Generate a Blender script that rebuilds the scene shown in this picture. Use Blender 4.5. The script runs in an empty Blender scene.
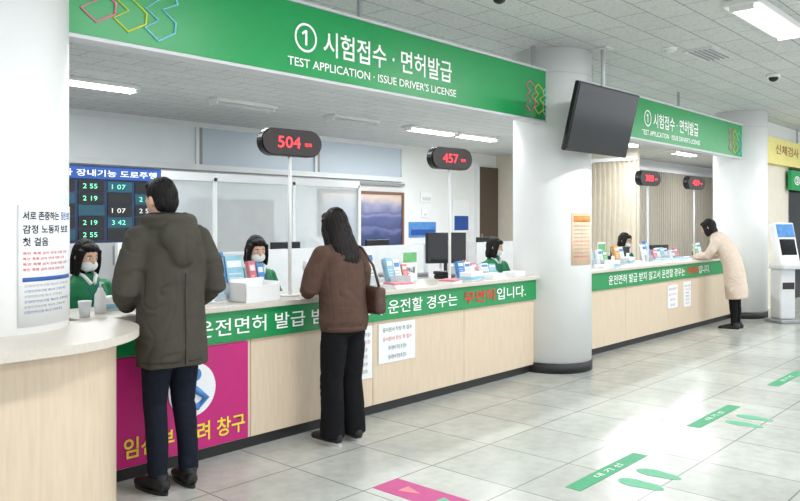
import bpy, bmesh, math, random
from mathutils import Vector, Matrix, noise
random.seed(3)
sc=bpy.context.scene
col=sc.collection
try:
    sc.view_settings.view_transform='Standard'
except Exception: pass

# ---------------------------------------------------------------- materials
def lin(c):
    return tuple(((v/255)/12.92 if v/255<=.04045 else ((v/255+.055)/1.055)**2.4) for v in c)
MATS={}
def mat(name,rgb,rough=.5,metal=0,var=.06,scale=6,bump=0,es=0,stretch=(1,1,1),alpha=1,spec=.5):
    if name in MATS: return MATS[name]
    m=bpy.data.materials.new(name); m.use_nodes=True
    nt=m.node_tree; b=nt.nodes['Principled BSDF']
    c=lin(rgb)
    tc=nt.nodes.new('ShaderNodeTexCoord'); mp=nt.nodes.new('ShaderNodeMapping'); mp.inputs['Scale'].default_value=stretch
    nz=nt.nodes.new('ShaderNodeTexNoise'); nz.inputs['Scale'].default_value=scale; nz.inputs['Detail'].default_value=4
    cr=nt.nodes.new('ShaderNodeValToRGB')
    cr.color_ramp.elements[0].position=.3; cr.color_ramp.elements[1].position=.7
    cr.color_ramp.elements[0].color=tuple(max(0,x*(1-var)) for x in c)+(1,)
    cr.color_ramp.elements[1].color=tuple(min(1,x*(1+var)) for x in c)+(1,)
    nt.links.new(tc.outputs['Object'],mp.inputs['Vector']); nt.links.new(mp.outputs[0],nz.inputs['Vector'])
    nt.links.new(nz.outputs[0],cr.inputs[0]); nt.links.new(cr.outputs[0],b.inputs['Base Color'])
    b.inputs['Roughness'].default_value=rough; b.inputs['Metallic'].default_value=metal
    b.inputs['Specular IOR Level'].default_value=spec
    if es:
        nt.links.new(cr.outputs[0],b.inputs['Emission Color']); b.inputs['Emission Strength'].default_value=es
    if bump:
        bp=nt.nodes.new('ShaderNodeBump'); bp.inputs['Strength'].default_value=bump; bp.inputs['Distance'].default_value=.01
        nt.links.new(nz.outputs[0],bp.inputs['Height']); nt.links.new(bp.outputs[0],b.inputs['Normal'])
    if alpha<1: b.inputs['Alpha'].default_value=alpha
    MATS[name]=m
    return m

WHITE=mat('white_paint',(242,243,243),.45,var=.02,scale=3)
WALL=mat('wall_paint',(234,236,236),.7,var=.02,scale=2)
BEIGEW=mat('beige_wall',(222,215,200),.7,var=.03)
WOOD=mat('beige_laminate',(222,203,179),.4,var=.05,scale=9,stretch=(6,6,.5))
TOPM=mat('counter_top_stone',(212,205,194),.3,var=.05,scale=60)
DARK=mat('dark_plinth',(38,38,40),.5)
GREEN=mat('sign_green',(22,156,84),.35,var=.03)
GREEND=mat('band_green',(20,146,80),.35,var=.03)
STICKG=mat('floor_sticker_green',(62,158,112),.5,var=.08,scale=30)
FOOTG=mat('foot_sticker_green',(98,176,138),.5,var=.1,scale=40)
TXT=mat('text_white',(245,246,244),.5,var=.01,es=.15)
TXTB=mat('text_black',(30,32,36),.6,var=.02)
TXTR=mat('text_red',(215,50,45),.6,var=.02)
TXTY=mat('text_yellow',(245,225,60),.5,var=.02)
TXTBLUE=mat('text_blue',(50,95,170),.6,var=.02)
PAPER=mat('paper_white',(240,242,244),.7,var=.015,scale=3)
PEACH=mat('poster_peach',(244,214,186),.6,var=.06,scale=8)
MAG=mat('poster_magenta',(196,30,120),.45,var=.05)
MAGF=mat('floor_sticker_magenta',(188,52,126),.5,var=.08,scale=20)
BLK=mat('black_plastic',(20,20,22),.35,var=.1)
SCR=mat('screen_black',(12,13,16),.12,var=.1)
BROWNB=mat('display_brown_black',(42,30,30),.35,var=.1)
LED=mat('led_red',(255,50,60),.5,var=.02,es=3)
LEDG=mat('led_green',(120,235,190),.5,var=.02,es=1.0)
METAL=mat('brushed_metal',(190,192,195),.3,metal=.8,var=.05)
WFRAME=mat('white_frame',(234,236,238),.4,var=.02)
GLASSF=mat('frosted_glass',(200,212,224),.35,var=.03,scale=1)
BLINDW=mat('white_roller_blind',(236,240,243),.6,var=.02,scale=2)
BLUEB=mat('board_blue',(28,52,92),.35,var=.08)
BLUEH=mat('board_header_blue',(35,80,160),.4,var=.05)
TUBE=mat('fluorescent_tube',(255,255,255),.5,var=0,es=9)
FIX=mat('fixture_white',(236,236,234),.4,var=.02)
GREY=mat('grey_plastic',(150,152,155),.5,var=.05)
LGREY=mat('light_grey_plastic',(212,214,217),.45,var=.04)
BROWNW=mat('brown_wood',(128,92,66),.5,var=.15,scale=8,stretch=(5,5,.6))
YEL=mat('sign_yellow',(234,222,135),.5,var=.04)
SKIN=mat('skin',(222,178,152),.5,var=.05,scale=20)
LIPS=mat('lips',(180,95,90),.5,var=.05)
EYEW=mat('eye_white',(235,232,228),.3,var=.01)
HAIR=mat('black_hair',(16,13,13),.55,var=.3,scale=30,stretch=(8,8,.6),bump=.4,spec=.25)
HAIRB=mat('dark_brown_hair',(22,16,15),.55,var=.3,scale=30,stretch=(8,8,.6),bump=.4,spec=.25)
COAT=mat('olive_coat',(72,69,61),.85,var=.08,scale=14,bump=.2,spec=.2)
LINING=mat('black_lining',(18,18,20),.85,var=.2,scale=40,bump=.4)
NAVY=mat('navy_trousers',(22,27,40),.8,var=.15,scale=30,bump=.2,spec=.2)
BLACKC=mat('black_trousers',(18,18,21),.85,var=.15,scale=30,bump=.2,spec=.2)
BROWNJ=mat('brown_jacket',(88,68,59),.85,var=.10,scale=20,bump=.2,spec=.2)
BAG=mat('brown_leather',(74,50,40),.4,var=.15,scale=30,bump=.2)
CREAM=mat('cream_coat',(214,196,180),.85,var=.06,scale=25,bump=.3)
SHOE=mat('black_shoe',(22,22,24),.5,var=.1)
SOLE=mat('shoe_sole',(190,188,184),.6,var=.05)
VEST=mat('green_uniform',(20,120,75),.7,var=.1,scale=15,bump=.2)
MASK=mat('face_mask',(236,240,240),.8,var=.03)
BLUEL=mat('leaflet_blue',(80,140,205),.5,var=.25,scale=15)
CYAN=mat('leaflet_cyan',(150,200,220),.5,var=.15,scale=15)
PINK=mat('leaflet_pink',(225,130,140),.5,var=.2,scale=15)
LGREEN=mat('leaflet_green',(110,185,120),.5,var=.2,scale=15)
ORANGE=mat('leaflet_orange',(235,160,80),.5,var=.2,scale=15)
BLINDM=mat('vertical_blind',(220,210,192),.7,var=.05)
CYLINE=mat('line_cyan',(140,215,240),.5,var=.02)
PKLINE=mat('line_pink',(235,130,160),.5,var=.02)
YLLINE=mat('line_yellow',(215,225,70),.5,var=.02)

def tile_mat(name,w,h,c1,c2,mortar,ms,rough,speck=0,off=0.0,stain=.1):
    m=bpy.data.materials.new(name); m.use_nodes=True; nt=m.node_tree; b=nt.nodes['Principled BSDF']
    tc=nt.nodes.new('ShaderNodeTexCoord')
    br=nt.nodes.new('ShaderNodeTexBrick'); br.offset=off; br.squash=1
    br.inputs['Scale'].default_value=1; br.inputs['Brick Width'].default_value=w; br.inputs['Row Height'].default_value=h
    br.inputs['Mortar Size'].default_value=ms; br.inputs['Mortar Smooth'].default_value=.3; br.inputs['Bias'].default_value=-.2
    br.inputs['Color1'].default_value=lin(c1)+(1,); br.inputs['Color2'].default_value=lin(c2)+(1,); br.inputs['Mortar'].default_value=lin(mortar)+(1,)
    nt.links.new(tc.outputs['Object'],br.inputs['Vector'])
    def mul(a,fac,scale,lo,hi,p0=.35,p1=.65,detail=4,rg=.6):
        nz=nt.nodes.new('ShaderNodeTexNoise'); nz.inputs['Scale'].default_value=scale; nz.inputs['Detail'].default_value=detail; nz.inputs['Roughness'].default_value=rg
        nt.links.new(tc.outputs['Object'],nz.inputs['Vector'])
        cr=nt.nodes.new('ShaderNodeValToRGB'); cr.color_ramp.elements[0].position=p0; cr.color_ramp.elements[1].position=p1
        cr.color_ramp.elements[0].color=(lo,lo,lo,1); cr.color_ramp.elements[1].color=(hi,hi,hi,1)
        nt.links.new(nz.outputs[0],cr.inputs[0])
        mx=nt.nodes.new('ShaderNodeMix'); mx.data_type='RGBA'; mx.blend_type='MULTIPLY'; mx.inputs[0].default_value=fac
        nt.links.new(a,mx.inputs[6]); nt.links.new(cr.outputs[0],mx.inputs[7])
        return mx.outputs[2],nz
    o,_=mul(br.outputs[0],1,1.1,1-stain,1)
    o,_=mul(o,1,9,1-stain*.8,1)
    if speck: o,nz=mul(o,1,speck,.82,1,.36,.46,2,.5)
    nt.links.new(o,b.inputs['Base Color'])
    b.inputs['Roughness'].default_value=rough
    return m
FLOOR=tile_mat('stone_floor_tiles',.6,.6,(204,206,200),(188,190,184),(148,149,144),.006,.24,stain=.17)
CEIL=tile_mat('acoustic_ceiling_tiles',.6,.3,(214,217,217),(208,211,211),(150,152,152),.006,.9,speck=38,off=.5,stain=.03)

# ---------------------------------------------------------------- helpers
def G(name,loc=(0,0,0),rz=0):
    e=bpy.data.objects.new(name,None); col.objects.link(e); e.location=loc; e.rotation_euler=(0,0,math.radians(rz)); e.empty_display_size=.1
    return e
def fin(name,me,m,parent=None,smooth=False):
    o=bpy.data.objects.new(name,me); col.objects.link(o)
    if m: 
        me.materials.clear(); me.materials.append(m)
    if smooth:
        for p in me.polygons: p.use_smooth=True
    if parent: o.parent=parent
    return o
def frombm(name,bm,m,parent=None,smooth=False,M=None):
    if M is not None: bmesh.ops.transform(bm,matrix=M,verts=bm.verts)
    bmesh.ops.recalc_face_normals(bm,faces=bm.faces)
    me=bpy.data.meshes.new(name); bm.to_mesh(me); bm.free()
    return fin(name,me,m,parent,smooth)
def addbox(bm,x0,x1,y0,y1,z0,z1,bev=0,seg=1):
    r=bmesh.ops.create_cube(bm,size=1); vs=r['verts']
    for v in vs: v.co=Vector(((x0+x1)/2+v.co.x*(x1-x0),(y0+y1)/2+v.co.y*(y1-y0),(z0+z1)/2+v.co.z*(z1-z0)))
    if bev:
        es=list({e for v in vs for e in v.link_edges})
        bmesh.ops.bevel(bm,geom=es,offset=bev,segments=seg,profile=.5,affect='EDGES')
def box(name,x0,x1,y0,y1,z0,z1,m,parent=None,bev=0,seg=1,M=None):
    bm=bmesh.new(); addbox(bm,x0,x1,y0,y1,z0,z1,bev,seg)
    return frombm(name,bm,m,parent,False,M)
def addtube(bm,pts,rad,seg=18,ref=(1,0,0),cap=.5):
    pts=[Vector(p) for p in pts]; n=len(pts); rings=[]
    for i,p in enumerate(pts):
        t=(pts[min(i+1,n-1)]-pts[max(i-1,0)]).normalized()
        r=Vector(ref)
        if abs(r.dot(t))>.95: r=Vector((0,1,0)) if abs(t.y)<.9 else Vector((0,0,1))
        u=(r-t*r.dot(t)).normalized(); v=t.cross(u)
        a,b=rad[i] if isinstance(rad[i],tuple) else (rad[i],rad[i])
        rings.append([bm.verts.new(p+u*a*math.cos(k*2*math.pi/seg)+v*b*math.sin(k*2*math.pi/seg)) for k in range(seg)])
    for i in range(n-1):
        for k in range(seg):
            bm.faces.new((rings[i][k],rings[i][(k+1)%seg],rings[i+1][(k+1)%seg],rings[i+1][k]))
    for i,s in ((0,-1),(n-1,1)):
        j=1 if i==0 else n-2
        t=(pts[i]-pts[j]).normalized(); a=rad[i] if not isinstance(rad[i],tuple) else min(rad[i])
        c=bm.verts.new(pts[i]+t*a*cap)
        for k in range(seg): bm.faces.new((rings[i][k],rings[i][(k+1)%seg],c))
def tube(name,pts,rad,m,parent=None,seg=18,cap=0,ref=(1,0,0),M=None):
    if not isinstance(rad,(list,)): rad=[rad]*len(pts)
    bm=bmesh.new(); addtube(bm,pts,rad,seg,ref,cap)
    o=frombm(name,bm,m,parent,False,M)
    for p in o.data.polygons: p.use_smooth = len(p.vertices)==4
    return o
def addell(bm,c,r,R=None,u=20,v=14):
    M=Matrix.Translation(c)@(R.to_4x4() if R else Matrix.Identity(4))@Matrix.Diagonal((*r,1))
    bmesh.ops.create_uvsphere(bm,u_segments=u,v_segments=v,radius=1,matrix=M)
def ell(name,c,r,m,parent=None,R=None,M=None):
    bm=bmesh.new(); addell(bm,c,r,R); return frombm(name,bm,m,parent,True,M)
def remesh(name,bm,voxel,m,parent,smooth=6,disp=None,M=None):
    bmesh.ops.recalc_face_normals(bm,faces=bm.faces)
    me=bpy.data.meshes.new('tmp'); bm.to_mesh(me); bm.free()
    o=bpy.data.objects.new('tmp',me); col.objects.link(o)
    md=o.modifiers.new('r','REMESH'); md.mode='VOXEL'; md.voxel_size=voxel
    if smooth:
        s=o.modifiers.new('s','SMOOTH'); s.iterations=smooth; s.factor=.5
    dg=bpy.context.evaluated_depsgraph_get(); dg.update()
    me2=bpy.data.meshes.new_from_object(o.evaluated_get(dg))
    bpy.data.objects.remove(o); bpy.data.meshes.remove(me)
    if disp:
        ns=[v.normal.copy() for v in me2.vertices]
        for v,nn in zip(me2.vertices,ns): v.co+=nn*disp(v.co)
    if M is not None: me2.transform(M)
    me2.name=name
    return fin(name,me2,m,parent,True)
def textmesh(s,width=None,height=None,bold=0.0,align='LEFT'):
    cu=bpy.data.curves.new('t','FONT'); cu.body=s; cu.size=1; cu.offset=bold; cu.resolution_u=3
    o=bpy.data.objects.new('t',cu); col.objects.link(o)
    dg=bpy.context.evaluated_depsgraph_get(); dg.update()
    me=bpy.data.meshes.new_from_object(o.evaluated_get(dg))
    bpy.data.objects.remove(o)
    if not me.vertices: return me
    xs=[v.co.x for v in me.vertices]; ys=[v.co.y for v in me.vertices]
    w=max(xs)-min(xs); h=max(ys)-min(ys)
    sy=height/h if height else 1
    sx=width/w if width else sy
    if not height: sy=sx
    x0=min(xs); yc=(min(ys)+max(ys))/2
    for v in me.vertices: v.co=Vector(((v.co.x-x0)*sx,(v.co.y-yc)*sy,0))
    if align=='CENTER':
        for v in me.vertices: v.co.x-=w*sx/2
    return me
def text(name,s,x,y,z,width,height,m,parent,bold=.01,align='LEFT',M=None):
    me=textmesh(s,width,height,bold,align)
    for v in me.vertices: v.co=Vector((x+v.co.x,y,z+v.co.y))
    if M is not None: me.transform(M)
    me.name=name
    return fin(name,me,m,parent)
def bendtext(name,s,cx,cy,r,a0,z,width,height,m,parent,bold=.01):
    me=textmesh(s,width,height,bold)
    for v in me.vertices:
        a=a0+v.co.x/r; v.co=Vector((cx+r*math.cos(a),cy+r*math.sin(a),z+v.co.y))
    return fin(name,me,m,parent)
def bendpanel(name,cx,cy,r,a0,a1,z0,z1,m,parent,n=16):
    bm=bmesh.new(); prev=None
    for i in range(n+1):
        a=a0+(a1-a0)*i/n
        p=[bm.verts.new((cx+rr*math.cos(a),cy+rr*math.sin(a),z)) for rr,z in ((r,z0),(r,z1),(r-.004,z1),(r-.004,z0))]
        if prev:
            for k in range(4): bm.faces.new((prev[k],p[k],p[(k+1)%4],prev[(k+1)%4]))
        else: bm.faces.new(p)
        prev=p
    bm.faces.new(prev)
    return frombm(name,bm,m,parent,True)
def prism(name,poly,z0,z1,m,parent,M=None):
    bm=bmesh.new()
    a=[bm.verts.new((x,y,z0)) for x,y in poly]; b=[bm.verts.new((x,y,z1)) for x,y in poly]
    bm.faces.new(a); bm.faces.new(b); n=len(poly)
    for i in range(n): bm.faces.new((a[i],a[(i+1)%n],b[(i+1)%n],b[i]))
    return frombm(name,bm,m,parent,False,M)

# ---------------------------------------------------------------- room
CZ=3.23
box('floor',-6,30,-8,13,-.1,0,FLOOR)
box('ceiling',-6,30,-8,13,CZ,CZ+.1,CEIL)
box('wall_west',-6.1,-6,-8,13,0,CZ,WALL)
box('wall_north',-6,30,11.5,11.6,0,CZ,WALL)
box('wall_east',30,30.1,-8,13,0,CZ,WALL)
# clerestory windows on north wall
xs=[2.4,4.95,7.41,10.13,12.7]
for i in range(4):
    g=G('window_%d'%(i+1))
    a,b=xs[i],xs[i+1]
    box('pane',a+.06,b-.06,11.46,11.495,2.5,3.14,BLINDW if i<2 else GLASSF,g)
    box('frame_bottom',a,b,11.42,11.5,2.4,2.5,WFRAME,g); box('frame_top',a,b,11.42,11.5,3.14,CZ,WFRAME,g)
    box('frame_left',a,a+.06,11.42,11.5,2.5,3.14,GREY,g); box('frame_right',b-.06,b,11.42,11.5,2.5,3.14,WFRAME,g)
box('trim_1',-6,12.72,11.4,11.5,2.3,2.36,GREY)
box('wall_partition',16.4,16.5,7.6,11.5,0,CZ,BEIGEW)
box('wall_office_end',-6,1.0,4.5,4.6,0,CZ,WALL)
g=G('sliding_door')
box('leaf',15.55,16.38,11.42,11.5,0,2.9,mat('dark_door',(84,70,60),.5),g)
box('frame',15.45,15.55,11.4,11.5,0,3.0,WFRAME,g); box('handle',15.62,15.66,11.38,11.42,.9,1.2,METAL,g)
# landscape mural
def mural():
    m=bpy.data.materials.new('mountain_sunrise_print'); m.use_nodes=True; nt=m.node_tree; b=nt.nodes['Principled BSDF']
    tc=nt.nodes.new('ShaderNodeTexCoord'); sp=nt.nodes.new('ShaderNodeSeparateXYZ'); nt.links.new(tc.outputs['Generated'],sp.inputs[0])
    nz=nt.nodes.new('ShaderNodeTexNoise'); nz.inputs['Scale'].default_value=4; nz.inputs['Detail'].default_value=6
    nt.links.new(tc.outputs['Generated'],nz.inputs['Vector'])
    a=nt.nodes.new('ShaderNodeMath'); a.operation='MULTIPLY_ADD'; a.inputs[1].default_value=.4
    nt.links.new(nz.outputs[0],a.inputs[0]); nt.links.new(sp.outputs[2],a.inputs[2])
    cr=nt.nodes.new('ShaderNodeValToRGB'); e=cr.color_ramp.elements
    e[0].position=.15; e[0].color=lin((44,54,92))+(1,); e[1].position=1.0; e[1].color=lin((214,204,205))+(1,)
    for p,c in ((.34,(60,72,116)),(.42,(108,114,158)),(.46,(68,78,124)),(.6,(92,100,146)),(.66,(132,136,176)),(.7,(100,106,150)),(.8,(158,158,186)),(.9,(216,196,184))):
        x=e.new(p); x.color=lin(c)+(1,)
    mp=nt.nodes.new('ShaderNodeMath'); mp.operation='MULTIPLY'; mp.inputs[1].default_value=.8
    nt.links.new(a.outputs[0],mp.inputs[0])
    nt.links.new(mp.outputs[0],cr.inputs[0]); nt.links.new(cr.outputs[0],b.inputs['Base Color']); b.inputs['Roughness'].default_value=.4
    return m
g=G('landscape_picture')
box('print',10.26,12.64,11.43,11.46,.95,2.1,mural(),g)
for n,a in (('frame_top',(10.2,12.7,11.4,11.495,2.1,2.16)),('frame_bottom',(10.2,12.7,11.4,11.495,.89,.95)),('frame_left',(10.2,10.26,11.4,11.495,.95,2.1)),('frame_right',(12.64,12.7,11.4,11.495,.95,2.1))):
    box(n,*a,BROWNW,g)
for x0,x1,z0,z1,mm,nm in ((12.95,13.9,1.15,1.5,BLUEL,'notice_board'),(13.35,13.75,1.95,2.2,PAPER,'wall_notice'),(14.55,15.2,1.25,2.05,PAPER,'notice_board'),(13.4,13.6,1.6,1.8,PAPER,'wall_notice')):
    g=G(nm); box('sheet',x0,x1,11.465,11.495,z0,z1,mm,g,.005)
    box('panel',x0+.05,x1-.05,11.455,11.465,z0+.05,(z0+z1)/2,BLUEH if nm!='wall_notice' else LGREY,g)
# right-room blinds
g=G('vertical_blinds'); bm=bmesh.new()
def slat(x,y,rot):
    M=Matrix.Translation((x,y,0))@Matrix.Rotation(math.radians(rot),4,'Z')
    b2=bmesh.new(); addbox(b2,-.06,.06,-.002,.002,.1,2.9); bmesh.ops.transform(b2,matrix=M,verts=b2.verts)
    tmp=bpy.data.meshes.new('x'); b2.to_mesh(tmp); b2.free(); bm.from_mesh(tmp); bpy.data.meshes.remove(tmp)
x=16.6
while x<29.8: slat(x,8.9,35); x+=.125
y=7.65
while y<10.6: slat(16.32,y,60); y+=.125
frombm('slats',bm,BLINDM,g); box('rail',16.5,29.9,8.86,8.94,2.9,2.98,WFRAME,g); box('rail_side',16.28,16.36,7.6,10.7,2.9,2.98,WFRAME,g)
box('wall_inner',16.5,29.9,9.1,9.2,0,CZ,WALL)

# ---------------------------------------------------------------- pillars
PIL=[(1.425,4.14),(6.91,4.14),(12.64,4.14)]
for (x,y) in PIL:
    g=G('round_pillar',(x,y,0))
    tube('shaft',[(0,0,0),(0,0,CZ)],.4,WHITE,g,seg=64)
    tube('base_band',[(0,0,0),(0,0,.1)],.408,DARK,g,seg=64)
    tube('joint_ring',[(0,0,2.98),(0,0,2.985)],.401,LGREY,g,seg=64)
R=math.radians
# poster on near pillar
g=G('notice_poster'); cx,cy=PIL[0]; r=.406
bendpanel('sheet',cx,cy,r,R(-88),R(-31),1.0,1.58,PAPER,g)
r=.4075
bendtext('headline','서로 존중하는',cx,cy,r,R(-85),1.53,.22,.042,TXTB,g,.02)
bendtext('headline_2','당신 보호',cx,cy,r,R(-51),1.53,.11,.042,TXTBLUE,g,.02)
bendtext('headline_3','감정 노동자 보호',cx,cy,r,R(-85),1.465,.32,.042,TXTB,g,.02)
bendtext('headline_4','첫 걸음',cx,cy,r,R(-85),1.405,.14,.042,TXTB,g,.02)
for k in range(4):
    bendtext('line_%d'%k,'폭언 폭행 금지 안내 사항 고객',cx,cy,r,R(-85),1.35-.026*k,.3-.03*(k%2),.014,TXTR,g,.01)
bendpanel('table_header',cx,cy,r,R(-85),R(-36),1.215,1.235,TXTBLUE,g)
for k in range(6):
    bendtext('row_%d'%k,'산업안전보건법 제41조 고객의 폭언',cx,cy,r,R(-84),1.195-.025*k,.32-.04*(k%3),.012,TXTBLUE if k%2 else GREY,g,.0)
g=G('notice_poster'); cx,cy=PIL[1]
bendpanel('sheet',cx,cy,.406,R(-121),R(-78),1.07,1.59,PEACH,g)
bendpanel('header',cx,cy,.4075,R(-118),R(-81),1.5,1.56,ORANGE,g)
for k in range(9): bendtext('line_%d'%k,'운전면허시험장 안내 사항 접수',cx,cy,.408,R(-118),1.46-.038*k,.24,.016,TXTR if k%4==0 else GREY,g,.01)

# ---------------------------------------------------------------- hanging signs
def squiggle(parent,x,y,z,s,mirror=1):
    for k,mm in enumerate((PKLINE,YLLINE,CYLINE)):
        pts=[(0,.22),(.10,.28),(.26,.18),(.30,.08),(.14,0),(.28,-.10),(.27,-.2),(.10,-.30),(-.04,-.20),(.10,-.11),(-.03,-.02),(.10,.08),(-.02,.15),(0,.22)]
        cu=bpy.data.curves.new('c','CURVE'); cu.dimensions='3D'; cu.bevel_depth=.0065; cu.bevel_resolution=1
        sp=cu.splines.new('POLY'); sp.points.add(len(pts)-1)
        for i,(a,b) in enumerate(pts): sp.points[i].co=(x+mirror*(k*.3+a)*s,y,z+(b-.03*k)*s,1)
        o=bpy.data.objects.new('c',cu); col.objects.link(o)
        dg=bpy.context.evaluated_depsgraph_get(); dg.update()
        me=bpy.data.meshes.new_from_object(o.evaluated_get(dg)); bpy.data.objects.remove(o)
        fin('logo_outline_%d'%k,me,mm,parent)
def sign(x0,x1,tx,name='hanging_sign_board'):
    g=G(name)
    box('board',x0,x1,3.99,4.1,2.5,2.99,GREEN,g,.004)
    box('edge_bottom',x0,x1,3.98,4.11,2.48,2.5,LGREY,g); box('edge_top',x0,x1,3.98,4.11,2.99,3.01,LGREY,g)
    xx=x0+.3
    while xx<x1:
        box('hanger',xx,xx+.03,4.04,4.07,3.01,CZ,METAL,g); xx+=2.4
    text('circled_one','①',tx,3.986,2.765,.2,.2,TXT,g,.006)
    text('title','시험접수 · 면허발급',tx+.26,3.986,2.76,1.45,.18,TXT,g,.012)
    text('subtitle',"TEST APPLICATION · ISSUE DRIVER'S LICENSE",tx-.06,3.986,2.59,1.83,.062,TXT,g,.01)
    return g
g=sign(1.3,6.56,3.33); squiggle(g,1.88,3.985,2.77,.62); squiggle(g,6.2,3.985,2.72,.5)
g=sign(7.27,12.3,8.78); squiggle(g,11.7,3.985,2.74,.6)
g=G('hanging_sign_board')
box('board',13.03,19,4.0,4.1,2.5,2.95,YEL,g,.004)
text('title','신체검사 접수',14.0,3.995,2.76,2.2,.17,mat('olive_text',(150,110,60),.6),g,.01)
for xx in (13.3,15.5,17.7): box('hanger',xx,xx+.03,4.04,4.07,2.95,CZ,METAL,g)
g=G('projecting_sign')
box('board',14.9,16.6,3.98,4.05,2.08,2.44,GREEN,g,.004); text('title','③ 접수',15.05,3.975,2.26,1.2,.18,TXT,g,.02)
box('wall_east_segment',13.04,15.1,4.1,4.25,0,2.5,BEIGEW)
g=G('door_1'); 
box('glass',15.1,19,4.15,4.2,0.05,2.5,mat('dark_glass',(40,44,48),.15),g); box('frame_a',15.1,15.16,4.1,4.25,0,2.5,METAL,g); box('frame_b',17,17.06,4.1,4.25,0,2.5,METAL,g)
box('wall_soffit',13.04,19,4.12,4.22,2.5,CZ,WALL)

# ---------------------------------------------------------------- counters
def counter(x0,x1,t0,t1,name='service_counter'):
    g=G(name)
    box('plinth',x0,x1,4.15,4.5,0,.08,DARK,g)
    n=max(1,round((x1-x0)/1.2)); w=(x1-x0)/n
    for i in range(n): box('panel_%d'%i,x0+i*w+.002,x0+(i+1)*w-.002,4.11,4.5,.08,.73,WOOD,g,.003)
    box('green_band',x0,x1,4.085,4.5,.73,.93,GREEND,g,.003)
    box('top_slab',x0,x1,4.05,4.65,.93,.965,TOPM,g,.006,2)
    a=(t1-t0)
    text('band_text_a','운전면허 발급 받지 않고서 운전할 경우는',t0,4.08,.83,a*.70,.11,TXT,g,.006)
    text('band_text_b','무면허',t0+a*.725,4.08,.83,a*.125,.11,TXTR,g,.02)
    text('band_text_c','입니다.',t0+a*.86,4.08,.83,a*.13,.11,TXT,g,.006)
    return g
counter(1.9,6.53,2.62,6.36)
g=counter(7.3,12.28,8.05,11.2)
# staff desks behind
g=G('staff_desk'); box('top',1.9,6.4,4.68,5.2,.7,.73,LGREY,g,.004)
for xx in (1.95,3.4,4.9,6.3): box('side',xx,xx+.04,4.7,5.18,0,.7,LGREY,g)
g=G('staff_desk'); box('top',7.3,12.2,4.68,5.2,.7,.73,LGREY,g,.004)
for xx in (7.4,9,10.6,12.1): box('side',xx,xx+.04,4.7,5.18,0,.7,LGREY,g)
# curved reception counter
def outline(r,cx=1.41,cy=3.92):
    p=[(-4,cy-r)]
    for i in range(0,25):
        a=R(-90+i*90/24); p.append((cx+r*math.cos(a),cy+r*math.sin(a)))
    p+= [(cx+r,4.07),(-4,4.07)] 
    return p
g=G('curved_reception_counter')
prism('body',outline(.545),.06,.925,WOOD,g); prism('top',outline(.655),.925,.965,TOPM,g); prism('plinth',outline(.51),0,.06,DARK,g)
# magenta board
g=G('priority_window_poster')
box('board',2.1,3.02,4.085,4.108,.09,.72,MAG,g,.003)
tube('badge',[(2.6,4.084,.47),(2.6,4.08,.47)],.165,PAPER,g,seg=40,ref=(1,0,0))
tube('figure_head',[(2.62,4.079,.56),(2.62,4.076,.56)],.04,BLUEL,g,seg=24)
tube('figure_body',[(2.58,4.077,.5),(2.63,4.077,.46),(2.69,4.077,.41),(2.63,4.077,.36),(2.56,4.077,.38)],[.02,.022,.024,.022,.018],BLUEL,g,seg=12)
text('label','임산부 배려 창구',2.15,4.08,.2,.84,.12,TXTY,g,.015)
# notice sheets on counter fronts
def sheet(x0,x1,z0,z1,lines=4,mm=PAPER):
    g=G('notice_sheet'); box('sheet',x0,x1,4.1,4.108,z0,z1,mm,g)
    for k in range(lines):
        z=z1-(z1-z0)*(.16+.7*k/max(1,lines-1)); text('line_%d'%k,'응시원서 작성 후 접수',(x0+x1)/2,4.098,z,(x1-x0)*(.8 if k<2 else .5),min(.05,(z1-z0)/lines*.45),TXTR if k==1 else TXTB,g,.0,'CENTER')
sheet(4.27,4.70,.39,.70); sheet(3.98,4.2,.30,.70,6); sheet(9.74,10.06,.36,.66); sheet(10.27,10.52,.34,.68,6)

# ---------------------------------------------------------------- queue displays
def qdisp(x,num,y=4.28,yaw=-6):
    g=G('queue_number_display',(x,y,.965),yaw)
    tube('base',[(0,0,0),(0,0,.012)],.07,WHITE,g,seg=28); tube('pole',[(0,0,.01),(0,0,1.03)],.013,WHITE,g)
    def stad(w,h):
        rr=h/2; p=[]
        for s,a0 in ((1,-90),(-1,90)):
            for i in range(13):
                a=R(a0+i*15); p.append((s*(w/2-rr)+rr*math.cos(a),1.105+rr*math.sin(a)))
        return p
    T=Matrix.Rotation(R(90),4,'X')
    prism('case',stad(.50,.18),-.04,.045,BROWNB,g,T); prism('rim',stad(.515,.195),-.03,.03,BLK,g,T)
    text('digits',num,-.13,-.049,1.105,.19,.08,LED,g,.0); text('label','번호',.1,-.049,1.095,.06,.025,LED,g)
qdisp(3.53,'504'); qdisp(5.38,'457'); qdisp(9.53,'388'); qdisp(11.1,'459')

# ---------------------------------------------------------------- tv
g=G('television',(6.74,3.48,2.47),-2)
T=Matrix.Rotation(R(14),4,'X')
box('case',-.58,.58,-.02,.03,-.32,.32,BLK,g,.012,2,M=T); box('screen',-.56,.56,-.024,-.019,-.295,.30,SCR,g,M=T)
box('rear_housing',-.3,.3,.03,.08,-.2,.2,BLK,g,.01,M=T)
tube('arm',[(0.1,.05,0),(.22,.12,.1)],.025,BLK,g); tube('ceiling_pole',[(.22,.12,.05),(.22,.12,CZ-2.47)],.022,LGREY,g)
box('ceiling_plate',.14,.30,.04,.2,CZ-2.485,CZ-2.47,LGREY,g)

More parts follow.
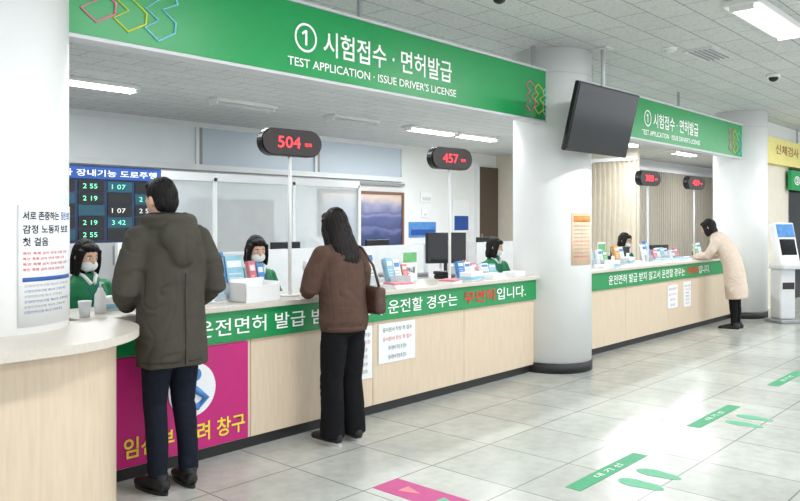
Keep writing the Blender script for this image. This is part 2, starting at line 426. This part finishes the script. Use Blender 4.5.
# ---------------------------------------------------------------- lights
def fixture(x,y,on=True,L=1.25,power=34):
    g=G('fluorescent_light',(x,y,CZ))
    box('housing',-L/2-.03,L/2+.03,-.14,.14,-.05,0,FIX,g,.006)
    for k in (-.06,.06): tube('tube',[(-L/2,k,-.07),(L/2,k,-.07)],.016,TUBE if on else LGREY,g,seg=12)
    for k in (-1,1): box('socket',k*L/2-.015,k*L/2+.015,-.09,.09,-.09,-.05,FIX,g)
    if on:
        l=bpy.data.lights.new('lamp','AREA'); l.shape='RECTANGLE'; l.size=L; l.size_y=.2; l.energy=power; l.color=(.97,.99,1)
        o=bpy.data.objects.new('lamp',l); col.objects.link(o); o.location=(0,0,-.1); o.parent=g
for x in (-.2,3.2,6.77,10.3,13.8,17.3):
    for y in (2.0,-1.5,-5): fixture(x,y,True,power=48)
for x,on in ((4.4,1),(6.6,0),(8.8,0),(10.8,1),(12.2,1)): fixture(x,9.05,bool(on),1.0 if x<10 else 1.25,62)
for x in (15.2,18.5,21.5): fixture(x,7.4,True,1.25,75)  # nearest fixture added, row power raised, to brighten the right room and blinds
for x in (2.2,4.4,6.6,8.7,10.8,13.5,16.5): fixture(x,6.1,True,power=46)
# ceiling details
for (x,y) in ((7.4,3.1),(11.0,2.2),(5.4,2.6)):
    g=G('smoke_detector',(x,y,CZ)); tube('base',[(0,0,0),(0,0,-.02)],.07,WHITE,g); ell('dome',(0,0,-.02),(.05,.05,.03),LGREY,g)
for (x,y) in ((9.55,2.75),(4.75,3.3)):
    g=G('dome_camera',(x,y,CZ)); tube('base',[(0,0,0),(0,0,-.035)],.075,WHITE,g); ell('dome',(0,0,-.035),(.055,.055,.05),SCR,g)
g=G('air_diffuser',(7.9,2.9,CZ)); box('frame',-.3,.3,-.15,.15,-.015,0,LGREY,g)
for k in range(5): box('vane',-.27,.27,-.12+k*.05,-.1+k*.05,-.022,-.01,GREY,g)

# ---------------------------------------------------------------- floor stickers
for i,x in enumerate((3.81,5.56,7.45,9.3)):
    g=G('waiting_line_sticker'); box('strip',x,x+.87,2.1,2.2,0,.002,STICKG,g)
    me=textmesh('대 기 선',.32,.045,.0); me.transform(Matrix.Translation((x+.27,2.15,.003))); fin('label',me,TXT,g)
    g=G('footprint_sticker')
    for k,sx in ((0,-1),(1,1)):
        cx=x+.45+sx*.12; poly=[]
        for j in range(28):
            a=2*math.pi*j/28; yy=math.sin(a)*.135; ww=.064*(1+.18*math.sin(a))*(1-.18*math.exp(-((yy+.03)/.035)**2)); poly.append((cx+math.cos(a)*ww,1.9+yy))
        prism('foot_%d'%k,poly,0,.002,FOOTG,g)
g=G('direction_arrow_sticker'); box('strip',3.07,3.28,1.3,3.0,0,.002,MAGF,g)
for k in range(6):
    y=2.86-k*.26; prism('arrow_%d'%k,[(3.13,y),(3.22,y),(3.175,y-.13)],.002,.003,(PINK,FOOTG,YEL)[k%3],g)

# ---------------------------------------------------------------- kiosk
g=G('self_service_kiosk',(12.3,3.4,0),-35)
box('base',-.2,.2,-.2,.18,0,.05,GREY,g,.01); box('pedestal',-.13,.13,-.1,.14,.05,.85,LGREY,g,.03,3)
box('ledge',-.17,.17,-.2,.12,.8,.88,LGREY,g,.02,2)
T=Matrix.Translation((0,-.02,1.17))@Matrix.Rotation(R(-14),4,'X')
box('head',-.17,.17,-.06,.08,-.32,.32,WHITE,g,.025,3,M=T); box('screen',-.13,.13,-.066,-.058,-.18,.06,SCR,g,M=T); box('graphic',-.145,.145,-.066,-.058,.09,.29,BLUEL,g,M=T)
box('slot',-.1,.1,-.105,-.095,.5,.6,BLK,g)

# ---------------------------------------------------------------- digital board
g=G('waiting_number_board')
box('case',2.9,4.1,7.0,7.08,1.3,2.04,BLUEB,g,.01); box('header',2.92,4.08,6.985,7.0,1.91,2.02,BLUEH,g)
text('header_text','학과 장내기능 도로주행',2.98,6.98,1.965,1.05,.065,TXT,g,.01)
for c in range(4):
    for r_ in range(5):
        box('cell',2.95+c*.285,3.2+c*.285,6.99,7.0,1.33+r_*.115,1.43+r_*.115,BLK if (c+r_)%3 else mat('cell_teal',(30,78,96),.4),g)
        if (c*2+r_)%3!=1: text('num',random.choice(['2 19','1 07','3 42','2 55']),2.99+c*.285,6.985,1.38+r_*.115,.14,.045,LEDG if r_!=2 else TXT,g,.0)
for xx in (3.0,4.0): tube('leg',[(xx,7.05,0),(xx,7.05,1.35)],.02,METAL,g); box('foot',xx-.03,xx+.03,6.8,7.3,0,.03,METAL,g)
# back office furniture
def cabinet(x0,x1,y,h,mm):
    g=G('storage_cabinet'); box('carcass',x0,x1,y,y+.45,0,h,mm,g,.005); n=max(1,round((x1-x0)/.5)); w=(x1-x0)/n
    for i in range(n):
        box('door_%d'%i,x0+i*w+.01,x0+(i+1)*w-.01,y-.02,y,.06,h-.05,mm,g,.004); box('handle_%d'%i,x0+(i+1)*w-.06,x0+(i+1)*w-.04,y-.04,y-.02,h*.45,h*.6,METAL,g)
cabinet(7.2,8.7,11.0,1.9,BROWNW); cabinet(8.8,10.0,11.0,1.2,LGREY); cabinet(3.0,6.2,11.0,1.9,LGREY); cabinet(13.0,15.0,11.0,1.0,LGREY)
FROST=mat('partition_glass',(225,232,236),.3,var=.03,alpha=.45)
def glasspart(x0,x1,y):
    g=G('glass_partition'); box('lower',x0,x1,y,y+.05,0,1.0,LGREY,g); box('rail',x0,x1,y-.01,y+.06,1.0,1.05,WFRAME,g); box('top',x0,x1,y-.01,y+.06,2.1,2.22,WFRAME,g)
    box('pane',x0,x1,y+.02,y+.03,1.05,2.1,FROST,g)
    k=x0
    while k<=x1: box('post',k-.03,k+.03,y-.01,y+.06,0,2.15,WFRAME,g); k+=1.5
glasspart(5.0,9.5,9.6)
def monitor(x,y,z,yaw,w=.5,h=.3,lift=0):
    g=G('computer_monitor',(x,y,z),yaw)
    tube('foot',[(0,0,0),(0,0,.012)],[(.12,.09)]*2,BLK,g,seg=28); tube('neck',[(0,.01,.01),(0,.01,.2+lift)],.02,BLK,g)
    T=Matrix.Translation((0,0,lift))
    box('case',-w/2,w/2,-.015,.025,.12,.12+h,BLK,g,.008,2,M=T); box('screen',-w/2+.015,w/2-.015,-.019,-.014,.135,.105+h,SCR,g,M=T); box('rear',-.1,.1,.025,.05,.18,.34,BLK,g,.01,M=T)
for x,yaw in ((2.95,170),(4.6,165),(8.6,175),(10.1,178),(11.4,172)): monitor(x,4.95,.73,yaw)
monitor(6.2,4.98,.73,-25,.46,.32,.22)
for x in (6.6,8.4,11.2): 
    g=G('office_desk'); box('top',x-.7,x+.7,7.8,8.5,.7,.73,LGREY,g,.004); box('side_a',x-.68,x-.64,7.82,8.48,0,.7,LGREY,g); box('side_b',x+.64,x+.68,7.82,8.48,0,.7,LGREY,g); box('screen_panel',x-.7,x+.7,7.76,7.8,.3,1.15,LGREY,g)
    monitor(x,8.1,.73,180,lift=.08)
g=G('office_printer',(5.5,4.95,.73)); box('body',-.2,.2,-.18,.18,0,.24,LGREY,g,.02,2); box('lid',-.19,.19,-.17,.17,.24,.28,GREY,g,.01); box('tray',-.13,.13,-.26,-.18,.08,.1,GREY,g)
# ---------------------------------------------------------------- counter-top items
def brochure(x,y,z,w,h,mats,yaw=0):
    g=G('brochure_stand',(x,y,z),yaw)
    T=Matrix.Rotation(R(-14),4,'X')
    box('base',-w/2,w/2,-.05,.07,0,.012,LGREY,g); box('back',-w/2,w/2,.02,.026,0,h*.9,LGREY,g,M=T); box('lip',-w/2,w/2,-.035,-.03,.0,h*.3,mat('acrylic',(210,220,225),.1,alpha=.5),g,M=T)
    n=len(mats)
    for i,mm in enumerate(mats):
        a=-w/2+w*i/n+.005; b=-w/2+w*(i+1)/n-.005
        hh=h*(1-.08*((i*7+int(x*10))%3))
        box('leaflet_%d'%i,a,b,-.02,.015,.012,hh,mm,g,M=T); box('leaflet_title_%d'%i,a+.01,b-.01,-.022,-.019,hh*.72,hh*.88,PAPER if mm!=PAPER else BLUEL,g,M=T)
        for q in range(3): box('leaflet_line',a+.012,b-.02,-.022,-.019,hh*(.36+.1*q),hh*(.38+.1*q),GREY if mm==PAPER else PAPER,g,M=T)
brochure(3.1,4.42,.965,.3,.36,[BLUEL,CYAN]); 
g=G('paper_tray',(3.16,4.2,.965),5)
box('bottom',-.15,.15,-.08,.08,0,.01,WHITE,g); box('front',-.15,.15,-.085,-.075,0,.11,WHITE,g); box('back',-.15,.15,.075,.085,0,.15,WHITE,g); box('left',-.15,-.14,-.08,.08,0,.13,WHITE,g); box('right',.14,.15,-.08,.08,0,.13,WHITE,g); box('papers',-.13,.13,-.07,.07,.01,.09,PAPER,g)
brochure(2.88,4.3,.965,.2,.16,[ORANGE,PINK,CYAN]); brochure(3.36,4.42,.965,.14,.26,[PINK,BLUEL]); brochure(4.42,4.38,.965,.24,.30,[BLUEL,PAPER]); brochure(4.68,4.3,.965,.2,.26,[CYAN,PAPER],8); brochure(4.9,4.42,.965,.16,.2,[LGREEN,PINK]); brochure(5.75,4.35,.965,.3,.17,[BLUEL,PAPER,PINK]); brochure(6.15,4.4,.965,.25,.14,[PAPER,CYAN])
brochure(2.62,4.45,.965,.2,.2,[PAPER,LGREEN]); brochure(3.95,4.42,.965,.24,.24,[PAPER,BLUEL]); brochure(4.2,4.25,.965,.16,.14,[PAPER,CYAN])
for x,ms,h in ((7.85,[LGREEN,PAPER],.2),(8.2,[BLUEL,PAPER,CYAN],.26),(8.55,[PAPER,LGREEN],.22),(9.0,[ORANGE,PAPER],.24),(9.8,[PAPER,BLUEL],.28),(10.1,[PINK,PAPER],.18),(10.35,[CYAN,PAPER],.2),(10.7,[PAPER,PINK],.16),(11.6,[LGREEN,PAPER],.22)): brochure(x,4.4,.965,.24,h,ms)
for x in (5.14,8.78): 
    g=G('standing_notice',(x,4.55,.965)); box('plate',-.1,.1,-.004,.004,0,.28,PAPER,g); box('header',-.09,.09,-.007,-.004,.17,.26,LGREEN,g); box('foot',-.1,.1,-.04,.04,0,.008,PAPER,g)
    text('words','안내',-.06,-.008,.1,.12,.06,TXTB,g,.01)
for x,y in ((2.3,4.45),(5.6,4.2),(8.38,4.2),(9.3,4.45)):
    g=G('tissue_box',(x,y,.965),10); box('box',-.12,.12,-.06,.06,0,.08,PAPER,g,.004); box('pattern',-.121,.121,-.061,.061,.01,.04,CYAN,g); prism('tissue',[(-.03,-.01),(.03,-.015),(.02,.015),(-.02,.01)],.08,.13,PAPER,g)
g=G('hand_sanitizer_bottle',(2.12,4.3,.965)); tube('bottle',[(0,0,0),(0,0,.11),(0,0,.13),(0,0,.15)],[.032,.032,.02,.012],PAPER,g); tube('pump',[(0,0,.15),(0,0,.18),(0,-.035,.18)],.006,WHITE,g)
g=G('paper_cup',(1.98,4.2,.965)); tube('cup',[(0,0,0),(0,0,.09)],[.027,.037],PAPER,g,seg=24)
def penholder(x,y,z=.965):
    g=G('pen_holder',(x,y,z)); tube('cup',[(0,0,0),(0,0,.09)],.032,BLK,g,seg=20)
    for k in range(5):
        a=k*1.3; tube('pen_%d'%k,[(.012*math.cos(a),.012*math.sin(a),.01),(.03*math.cos(a),.03*math.sin(a),.16)],.004,(TXTR,TXTBLUE,BLK,YEL,PAPER)[k],g,8)
def papers(x,y,z=.965,n=4):
    g=G('paper_stack',(x,y,z),random.uniform(-15,15)); h=0
    for k in range(n):
        t=random.uniform(.006,.016); M=Matrix.Rotation(R(random.uniform(-8,8)),4,'Z'); box('sheaf_%d'%k,-.1,.1,-.07,.07,h,h+t,random.choice((PAPER,PAPER,CYAN,PINK)) if k==n-1 else PAPER,g,M=M); h+=t
for x in (2.78,4.1,4.98,5.95,8.02,9.15,10.55,11.85): penholder(x,4.57)
for x,y in ((2.5,4.25),(4.55,4.15),(5.2,4.13),(5.9,4.17),(6.3,4.2),(8.1,4.17),(9.72,4.17),(10.5,4.2),(10.0,4.16),(11.5,4.18),(7.6,4.2)): papers(x,y)
for x in (3.3,5.0,9.1,10.7): papers(x,4.85,.73,6)
g=G('desk_telephone',(5.62,4.53,.965),20); box('body',-.09,.09,-.08,.08,0,.04,BLK,g,.01); box('handset',-.085,-.04,-.08,.09,.04,.075,BLK,g,.012,2); box('keypad',-.02,.07,-.06,.03,.04,.045,GREY,g)

# ---------------------------------------------------------------- people
def build_hand():
    bm=bmesh.new()
    addtube(bm,[(0,-.03,0),(0,0,0),(-.003,.04,0),(0,.085,0)],[(.026,.018),(.03,.017),(.04,.015),(.041,.012)],16)
    for x,L in ((-.031,.072),(-.0105,.08),(.0105,.074),(.031,.058)):
        p=Vector((x,.08,0)); pts=[p.copy()]
        for f,a in ((.45,-8),(.3,-22),(.25,-30)):
            p=p+Vector((x*.12,math.cos(R(a)),math.sin(R(a))))*L*f; pts.append(p.copy())
        addtube(bm,pts,[.0088,.0084,.0076,.006],10)
    addtube(bm,[(-.026,.012,-.004),(-.052,.042,-.012),(-.06,.066,-.018),(-.058,.088,-.024)],[.015,.0115,.0095,.007],10)
    o=remesh('hand_src',bm,.003,SKIN,None,2); me=o.data; bpy.data.objects.remove(o); return me
HAND=build_hand()
def hand(parent,wrist,d,left=False,name='hand'):
    d=Vector(d).normalized(); z=Vector((0,0,1)); z=(z-d*z.dot(d)).normalized(); x=d.cross(z)
    M=Matrix((( x.x,d.x,z.x,0),(x.y,d.y,z.y,0),(x.z,d.z,z.z,0),(0,0,0,1)))
    o=bpy.data.objects.new(name,HAND); col.objects.link(o); o.parent=parent
    o.matrix_local=Matrix.Translation(wrist)@M@Matrix.Diagonal((-1 if left else 1,1,1,1))
def head(parent,c,pitch=0,yaw=0,mask=False,hair=HAIR,style='short',neck=.17,scale=1.0):
    M=Matrix.Translation(c)@Matrix.Rotation(R(yaw),4,'Z')@Matrix.Rotation(R(-pitch),4,'X')@Matrix.Scale(scale,4)
    bm=bmesh.new(); bmesh.ops.create_uvsphere(bm,u_segments=48,v_segments=36,radius=1)
    for v in bm.verts:
        x,y,z=v.co; X=x*.074; Y=y*.092; Z=z*.118
        if z<0:
            k=(-z)**1.6; X*=1-.38*k
            Y*= (1-.5*k) if y<0 else (1-.1*k)
        f=max(0,y)
        Y+=.022*math.exp(-(x/.15)**2)*math.exp(-((z+.18)/.17)**2)*f
        Y+=.008*math.exp(-(x/.12)**2)*math.exp(-((z-.05)/.25)**2)*f
        for s in (-1,1): Y-=.009*math.exp(-((x-s*.38)/.18)**2-((z-.06)/.12)**2)*f
        Y+=.006*math.exp(-(x/.28)**2-((z+.5)/.07)**2)*f+.01*math.exp(-(x/.3)**2-((z+.82)/.13)**2)*f
        v.co=(X,Y,Z)
    addtube(bm,[(0,-.012,-.03),(0,-.02,-.1),(0,-.035,-neck)],[.052,.052,.06],20)
    for s in (-1,1):
        addell(bm,(s*.074,-.004,-.008),(.01,.019,.032),Matrix.Rotation(R(-12),3,'X'),14,10); addell(bm,(s*.082,-.008,-.006),(.006,.016,.028),None,12,8)
    remesh('head',bm,.0045,SKIN,parent,2,M=M)
    for s in (-1,1):
        ell('eye',(s*.028,.076,.007),(.013,.011,.0075),EYEW,parent,M=M); ell('iris',(s*.028,.0850,.007),(.0055,.003,.0055),BLK,parent,M=M)
        tube('eyebrow',[(s*.013,.09,.027),(s*.028,.088,.031),(s*.044,.078,.026)],[.002,.003,.0015],hair,parent,8,M=M)
    if mask:
        bm=bmesh.new(); addell(bm,(0,.038,-.048),(.066,.071,.05)); 
        frombm('face_mask',bm,MASK,parent,True,M)
        for s in (-1,1): tube('mask_strap',[(s*.06,.05,-.03),(s*.078,.0,-.005)],.0015,MASK,parent,6,M=M)
    else:
        ell('mouth',(0,.088,-.06),(.02,.006,.006),LIPS,parent,M=M)
    bm=bmesh.new()
    if style=='short':
        addell(bm,(0,-.016,.027),(.082,.094,.106)); addell(bm,(0,-.042,-.01),(.074,.062,.09)); addell(bm,(0,.035,.085),(.06,.05,.035))
    elif style=='bob':
        addell(bm,(0,-.018,.022),(.089,.098,.113)); addtube(bm,[(0,-.03,.02),(0,-.035,-.08),(0,-.03,-.13)],[(.092,.075),(.098,.07),(.085,.06)])
        addell(bm,(0,.045,.078),(.066,.05,.034))
        for s in (-1,1): addtube(bm,[(s*.066,.035,.06),(s*.082,.035,-.04),(s*.082,.035,-.12)],[(.02,.035),(.018,.035),(.012,.03)])
    elif style=='long':
        addell(bm,(0,-.018,.022),(.087,.098,.112)); addell(bm,(0,.045,.078),(.064,.048,.034))
        addtube(bm,[(0,-.03,.03),(0,-.05,-.06),(0.0,-.085,-.17),(0.01,-.105,-.27),(.02,-.11,-.35)],[(.088,.075),(.097,.075),(.115,.06),(.11,.05),(.06,.03)])
        for s in (-1,1): addtube(bm,[(s*.068,.02,.05),(s*.085,.015,-.05),(s*.1,-.02,-.16)],[(.022,.035),(.02,.035),(.02,.03)])
    remesh('hair',bm,.0055,hair,parent,3,lambda p:noise.noise(Vector((p.x*90,p.y*90,p.z*9)))*.0045+noise.noise(p*25)*.003,M=M)
def shoe(parent,x,y,yaw=0,m=SHOE,sole=SOLE,name='shoe'):
    M=Matrix.Translation((x,y,0))@Matrix.Rotation(R(yaw),4,'Z')
    bm=bmesh.new(); addtube(bm,[(0,-.1,.045),(0,-.06,.055),(0,0,.055),(0,.08,.04),(0,.14,.034),(0,.175,.03)],[(.03,.035),(.038,.048),(.04,.05),(.046,.034),(.042,.028),(.022,.018)],20)
    addtube(bm,[(0,-.045,.04),(0,-.045,.11)],[.04,.045],16,cap=0)
    for v in bm.verts: v.co.z=max(.015,v.co.z)
    remesh(name,bm,.006,m,parent,2,M=M)
    pts=[(.042*math.cos(a)*(1+.1*math.sin(a)),.035+.145*math.sin(a)) for a in [2*math.pi*i/28 for i in range(28)]]
    prism(name+'_sole',pts,0,.022,sole,parent,M)
# cloth: soft undulation plus creases that run mostly across the cloth
def cloth(a,b,seed=0):
    o=Vector((seed*3.1,seed*1.7,seed*2.3))
    def f(p):
        w=noise.noise(p*5+o)*.04
        q=Vector((p.x*5+w*20,p.y*5,(p.z+w)*11))+o
        crease=-max(0,.20-abs(noise.noise(q)))/.20
        patch=max(0,min(1,noise.noise(p*3+o*2)*2+.5))
        q2=Vector((p.x*10,p.y*10,p.z*3))+o*2
        v=-max(0,.15-abs(noise.noise(q2)))/.15
        return noise.noise(p*6+o)*a+crease*b*patch+v*b*.5*(1-patch)+b*.25
    return f
def person(name,loc,yaw,torso,arms,legs,top_m,leg_m,amp=(.012,.007),extra=None,voxel=.009,seed=0):
    g=G(name,loc,yaw)
    bm=bmesh.new()
    addtube(bm,[t[:3] for t in torso],[t[3:] for t in torso],32,cap=.1)
    for pts,rad in arms:
        addtube(bm,pts,rad,20,cap=.2); addell(bm,pts[0],(rad[0],)*3)
    if extra: extra(bm)
    remesh('top_garment',bm,voxel,top_m,g,3,cloth(amp[0],amp[1],seed))
    bm=bmesh.new()
    for pts,rad in legs:
        addtube(bm,pts,rad,20,cap=.15)
    h0,h1=Vector(legs[0][0][0]),Vector(legs[1][0][0]); c=(h0+h1)/2
    addell(bm,c+Vector((0,-.015,.02)),(.145,.10,.11))
    remesh('trousers',bm,.008,leg_m,g,3,cloth(.005,.005,seed+5))
    for i,(pts,rad) in enumerate(arms):
        e,w=Vector(pts[-2]),Vector(pts[-1]); d=(w-e); 
        rr=rad[-1]
        bm=bmesh.new(); addtube(bm,[w-d.normalized()*.012,w+d.normalized()*.02],[rr+.006,rr+.002],20,cap=0); frombm('cuff',bm,top_m,g,True)
        d.z*=.35
        hand(g,w+d.normalized()*.02,d,left=(i==0))
    return g
# man in the hooded coat
def hoodx(bm):
    n=22
    for i in range(n):
        a=math.pi*(1.0+i/(n-1)); addell(bm,(.128*math.cos(a),.03+.13*math.sin(a),1.49),(.038,.038,.055),None,10,8)
    addell(bm,(0,-.125,1.42),(.12,.055,.10),Matrix.Rotation(R(-12),3,'X')); addell(bm,(0,-.15,1.35),(.075,.04,.10))
    for i in range(18):
        a=2*math.pi*i/18; addell(bm,(.088*math.cos(a),.05+.08*math.sin(a),1.50),(.026,.026,.045),None,10,8)
g=person('man',(2.305,3.845,0),-3,
 [(0,-.02,.70,.205,.15),(0,-.02,.8,.206,.155),(0,-.015,.97,.196,.148),(0,-.01,1.1,.193,.146),(0,0,1.28,.203,.155),(0,.015,1.4,.20,.145),(0,.03,1.47,.155,.12),(0,.045,1.52,.09,.085)],
 [([(-.175,.015,1.40),(-.23,.01,1.27),(-.262,.0,1.13),(-.225,.09,1.08),(-.165,.19,1.035)],[.083,.076,.072,.064,.048]),
  ([(.175,.01,1.40),(.235,-.01,1.27),(.268,-.02,1.13),(.235,.08,1.07),(.175,.18,1.03)],[.083,.076,.072,.064,.048])],
 [([(-.08,0,.86),(-.082,.0,.7),(-.085,.015,.48),(-.088,-.02,.26),(-.09,-.03,.09)],[.09,.084,.066,.058,.054]),
  ([(.08,0,.86),(.082,.0,.7),(.088,.015,.48),(.095,-.02,.26),(.1,-.03,.09)],[.09,.084,.066,.058,.054])],
 COAT,NAVY,(.010,.008),hoodx,.008,1)
bm=bmesh.new()
for i in range(20):
    a=math.pi*(1.05+.9*i/19); addell(bm,(.102*math.cos(a),.04+.105*math.sin(a),1.525),(.026,.03,.03),None,10,8)
addell(bm,(0,-.05,1.50),(.09,.05,.045)); remesh('hood_lining',bm,.006,LINING,g,2,lambda p:noise.noise(p*60)*.006)
tube('back_seam',[(0,-.172,.72),(0,-.176,.9),(0,-.168,1.1),(0,-.172,1.22)],.0025,LINING,g,6)
for s in (-1,1): tube('hem_stitch',[(s*.02,-.176,.735),(s*.1,-.158,.735),(s*.17,-.11,.735),(s*.208,-.03,.735)],.002,LINING,g,6)
head(g,(-.01,.09,1.625),8,14,neck=.14)
shoe(g,-.09,.0,8,sole=BLK); shoe(g,.1,.0,-8,sole=BLK)

# woman in brown jacket with shoulder bag
g=person('woman',(3.585,3.80,0),-6,
 [(0,-.03,.78,.168,.135),(0,-.03,.83,.180,.146),(0,-.02,1.0,.172,.135),(0,0,1.14,.172,.133),(0,.02,1.25,.17,.125),(0,.035,1.32,.125,.1),(0,.045,1.37,.065,.06)],
 [([(-.145,.02,1.27),(-.195,.04,1.16),(-.215,.06,1.06),(-.18,.14,1.03),(-.12,.22,1.01)],[.070,.068,.066,.058,.043]),
  ([(.145,.02,1.27),(.195,.02,1.16),(.215,.04,1.06),(.185,.14,1.03),(.12,.22,1.01)],[.070,.068,.066,.058,.043])],
 [([(-.075,-.03,.80),(-.08,-.02,.65),(-.085,-.01,.42),(-.088,-.02,.2),(-.09,-.02,.05)],[.092,.09,.078,.08,.084]),
  ([(.075,-.03,.80),(.08,-.02,.65),(.085,-.0,.42),(.092,-.02,.2),(.095,-.02,.05)],[.092,.09,.078,.08,.084])],
 BROWNJ,BLACKC,(.009,.007),None,.008,2)
bm=bmesh.new(); addtube(bm,[(0,-.03,.765),(0,-.03,.80)],[(.168,.138),(.172,.142)],40,cap=0); frombm('waist_rib',bm,BROWNJ,g,True)
head(g,(0,.075,1.475),10,6,hair=HAIRB,style='long',neck=.14,scale=.95)
shoe(g,-.095,.0,5); shoe(g,.1,.0,-12)
bm=bmesh.new(); addbox(bm,.14,.235,-.22,.02,.87,1.06,.03,3); remesh('shoulder_bag',bm,.007,BAG,g,3,cloth(.006,.003,7))
tube('bag_strap',[(.19,.0,1.05),(.195,.03,1.2),(.14,.04,1.355),(.12,-.08,1.32),(.17,-.14,1.2),(.19,-.18,1.05)],.009,BAG,g,10)
tube('bag_flap_edge',[(.237,-.2,.98),(.24,-.1,.94),(.237,.0,.98)],.004,BLK,g,8)

# woman in cream coat leaning on the counter
person_g=person('woman',(10.94,3.72,0),0,
 [(0,-.1,.44,.175,.14),(0,-.09,.55,.18,.145),(0,-.07,.75,.17,.14),(0,-.04,.92,.16,.13),(0,.03,1.08,.165,.13),(0,.12,1.2,.17,.125),(0,.19,1.29,.13,.1),(0,.23,1.33,.065,.06)],
 [([(-.14,.14,1.22),(-.185,.19,1.1),(-.195,.24,1.03),(-.14,.34,1.02),(-.08,.42,1.01)],[.065,.066,.062,.052,.042]),
  ([(.14,.14,1.22),(.185,.19,1.1),(.195,.24,1.03),(.14,.34,1.02),(.08,.42,1.01)],[.065,.066,.062,.052,.042])],
 [([(-.07,-.06,.78),(-.072,-.07,.6),(-.075,-.07,.42),(-.075,-.08,.24),(-.075,-.08,.07)],[.075,.072,.056,.05,.038]),
  ([(.07,-.06,.78),(.072,-.07,.6),(.075,-.07,.42),(.075,-.08,.24),(.075,-.08,.07)],[.075,.072,.056,.05,.038])],
 CREAM,BLACKC,(.006,.005),None,.01,3)
head(person_g,(0,.29,1.42),22,10,hair=HAIR,style='bob',neck=.13,scale=.95)
shoe(person_g,-.075,-.05,3); shoe(person_g,.075,-.05,-5)

# seated clerks with office chairs
def clerk(x,y,yaw,style,dz=0.0,mask=True,hyaw=0):
    g=person('office_clerk',(x,y,0),yaw,
     [(0,-.02,.5+dz,.17,.13),(0,-.01,.65+dz,.16,.125),(0,0,.8+dz,.17,.125),(0,.02,.95+dz,.185,.125),(0,.02,1.03+dz,.15,.1),(0,.02,1.09+dz,.07,.065)],
     [([(-.165,.02,.98+dz),(-.21,.05,.85+dz),(-.22,.1,.78+dz),(-.17,.24,.79),(-.12,.34,.79)],[.065,.06,.055,.045,.038]),
      ([(.165,.02,.98+dz),(.21,.05,.85+dz),(.22,.1,.78+dz),(.17,.24,.79),(.12,.34,.79)],[.065,.06,.055,.045,.038])],
     [([(-.09,0,.5+dz),(-.11,.22,.52),(-.12,.42,.5),(-.12,.42,.3),(-.12,.4,.09)],[.095,.085,.065,.055,.045]),
      ([(.09,0,.5+dz),(.11,.22,.52),(.12,.42,.5),(.12,.42,.3),(.12,.4,.09)],[.095,.085,.065,.055,.045])],
     VEST,BLACKC,(.008,.006),None,.01,x)
    head(g,(0,.045,1.21+dz),12,hyaw,mask=mask,style=style,neck=.14,scale=.97)
    shoe(g,-.12,.43,0); shoe(g,.12,.43,0)
    for s in (-1,1): tube('collar',[(s*.065,.03,1.10+dz),(s*.05,.09,1.08+dz),(s*.012,.125,1.02+dz)],.014,PAPER,g,8)
    tube('lanyard',[(-.06,.06,1.09+dz),(-.03,.14,.98+dz),(0,.15,.88+dz),(.03,.14,.98+dz),(.06,.06,1.09+dz)],.004,TXTBLUE,g,6)
    c=G('office_chair',(x,y,0),yaw)
    for k in range(5):
        a=2*math.pi*k/5; tube('leg_%d'%k,[(0,0,.1),(.28*math.cos(a),-.02+.28*math.sin(a),.06)],[.02,.015],BLK,c,8); ell('caster_%d'%k,(.28*math.cos(a),-.02+.28*math.sin(a),.028),(.02,.028,.028),BLK,c)
    tube('gas_lift',[(0,0,.08),(0,0,.38)],.025,METAL,c); box('seat',-.23,.23,-.22,.24,.37,.41,BLK,c,.018,3)
    box('back',-.2,.2,-.25,-.2,.5,.98,BLK,c,.024,3); tube('back_bar',[(0,-.1,.38),(0,-.26,.42),(0,-.26,.7)],.018,METAL,c,10)
clerk(2.5,5.35,190,'bob',.04); clerk(3.95,5.28,185,'bob',.05,hyaw=-20); clerk(7.62,5.4,170,'bob',-.02,True,30); clerk(9.6,5.35,180,'short',.0); clerk(11.0,5.35,175,'bob',.0)

# ---------------------------------------------------------------- world, camera
w=bpy.data.worlds.new('World'); sc.world=w; w.use_nodes=True
w.node_tree.nodes['Background'].inputs[0].default_value=(.90,.95,1,1); w.node_tree.nodes['Background'].inputs[1].default_value=1.9
cam=bpy.data.cameras.new('camera'); co=bpy.data.objects.new('camera',cam); col.objects.link(co)
co.location=(0,0,1.5); th=math.atan(690/760); co.rotation_euler=(math.pi/2,0,th-math.pi/2)
cam.sensor_width=36; cam.lens=36*760/800; cam.shift_y=-28.5/800; cam.clip_start=.05; cam.clip_end=100
sc.camera=co
